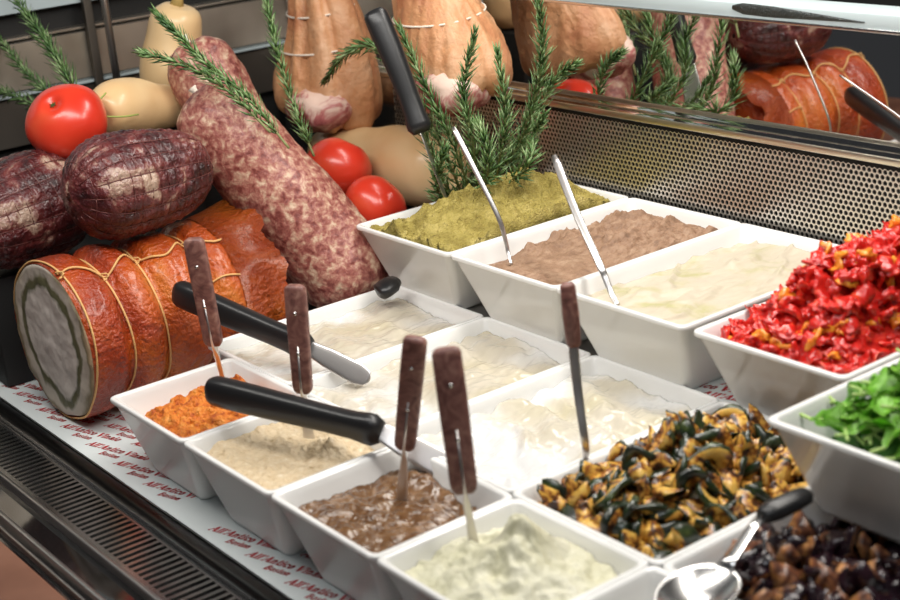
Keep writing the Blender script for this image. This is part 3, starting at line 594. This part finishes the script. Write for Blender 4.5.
fork([(.262, .105, .172), (.318, .080, .130), (.368, .062, .092), (.378, .060, .080), (.388, .058, .066), (.400, .054, .058)], 'steel fork standing in the pale dip of the raised row', .0043, tines=False)
def knife(end, mid, tip, label, hw=.0165, ht=.010, side=None, bw=.016, blade_side=None, curve=0):
    end, mid, tip = V(end), V(mid), V(tip); ax = (mid - end).normalized(); side = V(side) if side else ax.cross(VIEW).normalized(); L = (mid - end).length
    root = empty('black_handled_knife', tip, label, 'knife', 'black handled knives'); bm = bmesh.new(); up = side * curve
    T = [(0, .60), (.012, .82), (.04, .96), (.12, 1.0), (.3, .97), (.5, .90), (.7, .84), (.85, .86), (.92, .97), (.955, .97), (1., .66)]
    loft(bm, [end + ax * L * t + up * math.sin(math.pi * t) for t, _ in T], [(hw * a, ht * min(1, a + .05)) for _, a in T], side=side, n=24, p=.75); obj('handle', bm, M['black_plastic'], root)
    bs = V(blade_side) if blade_side else side; d = (tip - mid).normalized(); Lb = (tip - mid).length
    bm = bmesh.new(); loft(bm, [mid - ax * .01, mid + d * Lb * .02, mid + d * Lb * .3, mid + d * Lb * .8, mid + d * Lb * .94, tip], [(bw * .55, .0009), (bw * .7, .0009), (bw * .9, .0008), (bw, .0006), (bw * .75, .0005), (bw * .2, .0003)], side=bs, n=14, p=.6); obj('blade', bm, M['utensil'], root)
    return root
knife((.020, -.213, .062), (.180, -.155, .022), (.243, -.130, -.003), 'black handled spreading knife lying over the first cream tray, blade in the cream', .0148, .010, side=(-.25, 0, 1), bw=.0110, blade_side=(-.25, .5, .85))
knife((.228, -.292, .036), (.400, -.222, .022), (.405 + .045, -.185, -.012), 'large black handled knife lying across the beige bowl', .0142, .0105, side=(0, 0, 1), bw=.012, blade_side=(-.2, .6, .6))
knife((-.030, .101, .299), (.025, .112, .163), (.050, .122, .080), 'black handled knife standing upright in the olive paste', .0145, .0125, side=None, bw=.013, blade_side=(VIEW.x, VIEW.y, .25), curve=.002)
bmk = empty('black_handled_knife', (.060, .012, .006), 'short black knife handle tip poking out below the olive paste bowl', 'knife', 'black handled knives')
bm = bmesh.new(); loft(bm, [(.066, .004, .010), (.0665, .006, .0105), (.067, .012, .0125), (.067, .022, .0155), (.066, .030, .018)], [(.008, .005), (.0125, .0075), (.0135, .0082), (.013, .0078), (.008, .005)], side=(.9, .3, 0), n=20, p=.8); obj('handle', bm, M['black_plastic'], bmk)
# spoon
M['spoon'] = mat('spoon_steel', (.80, .79, .78), .22, 1)
sp = empty('serving_spoon', (.745, -.198, .012), 'chrome serving spoon with black handle resting by the eggplant', 'spoon')
bm = bmesh.new(); g = []; A_, B_ = .026, .034
ax = V((-.16, .98, .06)).normalized(); sx_ = ax.cross(V((0, 0, 1))).normalized(); uz = sx_.cross(ax); sc_ = V((.757, -.212, .012))
for j in range(0, 13):
    r = j / 12
    g.append([bm.verts.new(sc_ + ax * (B_ * r * math.cos(a)) + sx_ * (A_ * r * math.sin(a)) - uz * (.011 * (1 - r * r))) for a in [k / 40 * 6.2832 for k in range(40)]])
for A, B in zip(g, g[1:]):
    for k in range(40): bm.faces.new((A[k], A[(k + 1) % 40], B[(k + 1) % 40], B[k]))
bmesh.ops.remove_doubles(bm, verts=bm.verts, dist=1e-6); bmesh.ops.solidify(bm, geom=bm.faces[:], thickness=.0012); obj('spoon_bowl', bm, M['spoon'], sp)
h0 = sc_ + ax * (B_ - .002); bm = bmesh.new(); loft(bm, [h0, h0 + ax * .01 + uz * .002, h0 + ax * .035 + uz * .012, h0 + ax * .055 + uz * .015], [(.007, .0012), (.0045, .0015), (.0045, .0018), (.005, .002)], side=sx_, n=12); obj('neck', bm, M['spoon'], sp)
bm = bmesh.new(); loft(bm, [h0 + ax * t + uz * (.015 + .06 * (t - .05)) + sx_ * (t - .05) * .35 for t in (.048, .051, .060, .075, .086, .09)], [(.005, .004), (.008, .006), (.0095, .007), (.0095, .007), (.008, .006), (.004, .003)], side=sx_, n=16); obj('handle', bm, M['black_plastic'], sp)
# ---------------------------------------------------------------- chopped vegetables
def scatter(protos, n, x, y, zr, w, d, hf, rnd, labels, cat, group, name, ins=.012, scale=(.8, 1.2), lift=.002, tilt=.8, umin=0, extra=None, short=None):
    """pieces lying on the heap surface, roughly evenly spread"""
    spots = []
    k = 0
    while len(spots) < n and k < n * 60:
        k += 1; u, v = rnd.random(), rnd.random(); best = 1
        z = hf(u, v)
        if z < -.055: continue
        px, py = x + ins + u * (w - 2 * ins), y + ins + v * (d - 2 * ins)
        spots.append((px, py, zr + z)) if all((px - a) ** 2 + (py - b) ** 2 > (short or 0) ** 2 for a, b, _ in spots) else None
    for i, s in enumerate(spots):
        p = protos[rnd.randrange(len(protos))]; o = p if p.name not in used else p.copy()
        if p.name in used: COL.objects.link(o)
        used.add(p.name); o.location = V(s) + V((0, 0, lift + rnd.uniform(-.001, .004))); o.rotation_euler = (rnd.uniform(-tilt, tilt), rnd.uniform(-tilt, tilt), rnd.uniform(0, 6.28)); o.scale = [rnd.uniform(*scale)] * 3
        tag(o, labels, cat, group)
used = set(); rnd = random.Random(11)
M['pepper'] = mat('red_pepper', (.62, .02, .012), .22, noise=(110, [(.3, (.42, .006, .006)), (.55, (.66, .022, .014)), (.75, (.80, .10, .03))], 3, .5), bump=(220, .5, .002), coat=.4)
M['pepper_orange'] = mat('orange_pepper', (.85, .26, .03), .25, noise=(110, [(.3, (.75, .14, .01)), (.6, (.88, .32, .03)), (.8, (.90, .50, .10))], 3, .5), bump=(220, .5, .002), coat=.4)
def crumple(mt, sx, sy, sz, seed):
    bm = bmesh.new(); bmesh.ops.create_icosphere(bm, subdivisions=3, radius=1)
    for v in bm.verts:
        k = 1 + .75 * NZ.noise(v.co * 1.6 + V((seed, 0, 0))) + .50 * NZ.noise(v.co * 3.6 + V((0, seed, 0))); v.co = V((v.co.x * sx * k, v.co.y * sy * k, v.co.z * sz * k + .003 * math.sin(v.co.x * 3 + seed)))
    return obj('pepper_piece', bm, mt)
pep = [crumple(M['pepper'], .0095, .0065, .0034, s) for s in range(5)] + [crumple(M['pepper'], .012, .005, .0028, 9.), crumple(M['pepper'], .007, .006, .0045, 17.)]
pepo = [crumple(M['pepper_orange'], .0085, .005, .003, 21.), crumple(M['pepper_orange'], .006, .005, .0035, 25.)]
def h_pep(u, v):
    m = sm(-.05, .50, u) * sm(-.04, .30, v) * sm(1.06, .72, u) * sm(1.08, .75, v); return -.012 + .066 * m + .007 * fr(u, v, 3, 4)
M['pepper_core'] = M['pepper']
food('chopped_pepper_mass', BX[3], yB, zb, W, dB, hB, tB, lambda u, v: h_pep(u, v) - .004 + .003 * fr(u, v, 1, 22), M['pepper'], 'chopped red peppers packed beneath the loose pieces in their bowl', 'pepper', 70, 'stuff')
scatter(pep, 262, BX[3], yB, zb, W, dB, h_pep, rnd, 'small chopped piece of red pepper in the heaped bowl at right', 'pepper', 'chopped red pepper pieces', 'pepper_piece', short=.0085, scale=(.8, 1.35), tilt=1.2, ins=.016)
scatter(pepo, 38, BX[3], yB, zb, W, dB, h_pep, rnd, 'small orange piece among the chopped red peppers', 'pepper', 'orange pieces in the chopped peppers', 'pepper_piece', short=.017, scale=(1.1, 1.6), lift=.006, tilt=1.0, ins=.02)
# zucchini
M['zskin'] = mat('zucchini_skin', (.02, .045, .012), .3, noise=(90, [(.40, (.005, .008, .004)), (.62, (.018, .034, .010)), (.8, (.10, .13, .03))], 3, 0), coat=.4)
M['zflesh'] = mat('zucchini_flesh', (.62, .36, .08), .32, noise=(120, [(.41, (.03, .010, .005)), (.48, (.34, .12, .022)), (.54, (.70, .40, .07)), (.75, (.80, .58, .17))], 5, .6), bump=(200, .5, .002), coat=.3)
def wedge(mats, R, th, a0, a1, hole, seed, name, skin_t=.0016, bend=.0):
    bm = bmesh.new(); n = max(6, int((a1 - a0) / .25)); full = a1 - a0 > 6.2; secs = []
    for k in range(n + (0 if full else 1)):
        a = a0 + (a1 - a0) * k / n; R2 = R * (1 + .10 * NZ.noise(V((math.cos(a), math.sin(a), seed)))); ring = []
        for rr, zz in ((hole, -th), (R2 - skin_t * 2.2, -th * 1.05), (R2, -th * .75), (R2 + .0004, 0), (R2, th * .75), (R2 - skin_t, th * 1.05), (hole, th)):
            x_, y_ = rr * math.cos(a), rr * math.sin(a); ring.append(bm.verts.new((x_, y_, zz + bend * (x_ * x_ - y_ * y_) / R + .0016 * NZ.noise(V((x_ * 90, y_ * 90, seed))))))
        secs.append(ring)
    m_ = len(secs[0]); pairs = list(zip(secs, secs[1:] + ([secs[0]] if full else [])))[: n if full else n]
    for A, B in pairs:
        for j in range(m_):
            f = bm.faces.new((A[j], A[(j + 1) % m_], B[(j + 1) % m_], B[j])); f.material_index = 1 if 1 <= j <= (5 if 'egg' in name else 4) else 0
    if not full:
        for Rg in (secs[0], secs[-1]): bm.faces.new(Rg)
    bmesh.ops.translate(bm, verts=bm.verts, vec=-sum((v.co for v in bm.verts), V()) / len(bm.verts))
    for v in bm.verts: v.co += V((NZ.noise(v.co * 75 + V((seed, 0, 0))), NZ.noise(v.co * 75 + V((0, seed, 0))), NZ.noise(v.co * 60 + V((0, 0, seed))))) * R * .38
    return obj(name, bm, mats)
zm = [M['zflesh'], M['zskin']]
zuc = [wedge(zm, .016, .003, 0, 3.0, .002, 1, 'zucchini_piece', bend=.3), wedge(zm, .0135, .004, 0, 1.9, .002, 2, 'zucchini_piece', bend=-.3), wedge(zm, .0155, .0028, 0, 6.2832, .0055, 3, 'zucchini_piece', bend=.25), wedge(zm, .018, .0055, 0, 1.3, .005, 4, 'zucchini_piece'), wedge(zm, .014, .007, 0, 1.1, .006, 5, 'zucchini_piece', .003, bend=.4), wedge(zm, .012, .009, 0, 1.5, .006, 6, 'zucchini_piece', .003), wedge(zm, .017, .0035, 0, 2.2, .004, 7, 'zucchini_piece', bend=.5)]
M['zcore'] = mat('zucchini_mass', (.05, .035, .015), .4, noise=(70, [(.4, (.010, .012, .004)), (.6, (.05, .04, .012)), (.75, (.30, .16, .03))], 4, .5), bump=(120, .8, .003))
ZX = MX0 + 3 * MP; EX = MX0 + 4 * MP
def h_zu(u, v):
    return -.017 + .034 * math.exp(-((u - .42) ** 2 / .16 + (v - .55) ** 2 / .14)) + .006 * fr(u, v, 8, 4)
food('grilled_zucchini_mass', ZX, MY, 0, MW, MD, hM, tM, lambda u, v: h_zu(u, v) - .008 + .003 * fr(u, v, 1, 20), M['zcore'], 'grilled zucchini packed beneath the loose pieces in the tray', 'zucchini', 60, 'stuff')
scatter(zuc, 210, ZX, MY, 0, MW, MD, h_zu, rnd, 'grilled zucchini piece in the heaped tray', 'zucchini', 'grilled zucchini pieces', 'zucchini_piece', short=.0105, tilt=1.2, ins=.019, scale=(.9, 1.4))
# eggplant
M['eskin'] = mat('eggplant_skin', (.018, .006, .010), .22, noise=(60, [(.4, (.008, .003, .006)), (.65, (.03, .010, .016)), (.85, (.08, .035, .04))], 3, 0), coat=.4)
M['eflesh'] = mat('eggplant_flesh', (.45, .20, .06), .32, noise=(90, [(.36, (.03, .010, .008)), (.50, (.20, .07, .03)), (.62, (.48, .22, .07)), (.8, (.62, .38, .20))], 4, .7), bump=(160, .6, .002), coat=.25)
em = [M['eflesh'], M['eskin']]
egg = [wedge(em, .024, .010, 0, 1.4, .016, 11, 'eggplant_piece', .003, bend=.3), wedge(em, .022, .006, 0, 2.0, .010, 12, 'eggplant_piece', .004, bend=-.4), wedge(em, .020, .012, 0, 1.2, .012, 13, 'eggplant_piece', .003), wedge(em, .026, .004, 0, 1.6, .012, 14, 'eggplant_piece', .004, bend=.6), wedge(em, .018, .005, 0, 2.6, .006, 15, 'eggplant_piece', .003, bend=.4)]
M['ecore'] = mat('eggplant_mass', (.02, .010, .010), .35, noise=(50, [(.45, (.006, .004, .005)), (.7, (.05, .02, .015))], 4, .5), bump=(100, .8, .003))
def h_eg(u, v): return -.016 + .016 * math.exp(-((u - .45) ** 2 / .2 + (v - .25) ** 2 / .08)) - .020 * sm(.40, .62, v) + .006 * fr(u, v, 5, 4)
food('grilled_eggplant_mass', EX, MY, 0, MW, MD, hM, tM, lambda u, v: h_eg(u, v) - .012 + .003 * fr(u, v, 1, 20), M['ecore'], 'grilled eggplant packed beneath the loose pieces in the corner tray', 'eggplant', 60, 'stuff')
scatter(egg, 110, EX, MY, 0, MW, MD, h_eg, rnd, 'dark grilled eggplant piece in the corner tray', 'eggplant', 'grilled eggplant pieces', 'eggplant_piece', short=.0115, tilt=.9, ins=.024, scale=(.8, 1.15), lift=.0)
# leaves
M['leaf'] = mat('green_leaf', (.10, .36, .03), .35, noise=(40, [(.3, (.14, .40, .03)), (.55, (.27, .60, .07)), (.8, (.45, .74, .18))], 3, .3), sss=.0)
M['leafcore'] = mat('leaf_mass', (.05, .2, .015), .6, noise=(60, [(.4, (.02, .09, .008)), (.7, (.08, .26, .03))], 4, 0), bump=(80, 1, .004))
M['leafstem'] = mat('leaf_stalk', (.42, .60, .18), .35)
def leaf(L, Wd, seed, curl):
    bm = bmesh.new(); n = 16; rows = []
    for k in range(n + 1):
        t = k / n; lob = 1 + .28 * math.sin(t * 15 + seed) * (1 if t < .7 else .3); wd = max(.0006, Wd * (math.sin(math.pi * min(1, .08 + t * .95)) ** .7) * lob * (.35 + .75 * t) * (1 if t < .99 else .1)); z = curl * math.sin(t * 3.1) ; x_ = L * (t - .5); rv = []
        for q in (-1, -.5, 0, .5, 1): rv.append(bm.verts.new((x_, q * wd, z + abs(q) * wd * .5 + .0018 * math.sin(t * 14 + q * 4 + seed))))
        rows.append(rv)
    for A, B in zip(rows, rows[1:]):
        for j in range(4): bm.faces.new((A[j], A[j + 1], B[j + 1], B[j]))
    bmesh.ops.solidify(bm, geom=bm.faces[:], thickness=.0004)
    loft(bm, [(L * (t - .5), 0, curl * math.sin(max(0, t) * 3.1) - .0006) for t in (-.35, -.15, 0, .3, .6, .9)], [.0014, .0014, .0013, .0010, .0007, .0004], n=6, mi=1)
    return obj('salad_leaf', bm, [M['leaf'], M['leafstem']])
lf = [leaf(.036, .017, 1, .006), leaf(.032, .019, 3, .009), leaf(.040, .015, 5, -.005), leaf(.030, .020, 7, .004), leaf(.036, .014, 9, .010)]
def h_lf(u, v): return -.010 + .030 * sm(-.1, .35, u) * sm(0, .3, v) + .005 * fr(u, v, 3, 3)
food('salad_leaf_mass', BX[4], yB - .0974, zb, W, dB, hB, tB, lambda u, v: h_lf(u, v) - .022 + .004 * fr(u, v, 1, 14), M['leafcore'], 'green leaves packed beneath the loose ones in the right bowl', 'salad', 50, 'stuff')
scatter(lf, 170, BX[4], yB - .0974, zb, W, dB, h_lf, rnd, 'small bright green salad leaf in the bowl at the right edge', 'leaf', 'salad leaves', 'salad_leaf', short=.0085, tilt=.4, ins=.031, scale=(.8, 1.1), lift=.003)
for o_ in COL.objects:
    if o_.parent is None and o_.type == 'MESH' and o_.name not in used and o_.location.length == 0 and o_.name.split('.')[0] in ('pepper_piece', 'zucchini_piece', 'eggplant_piece', 'salad_leaf'):
        bpy.data.objects.remove(o_)
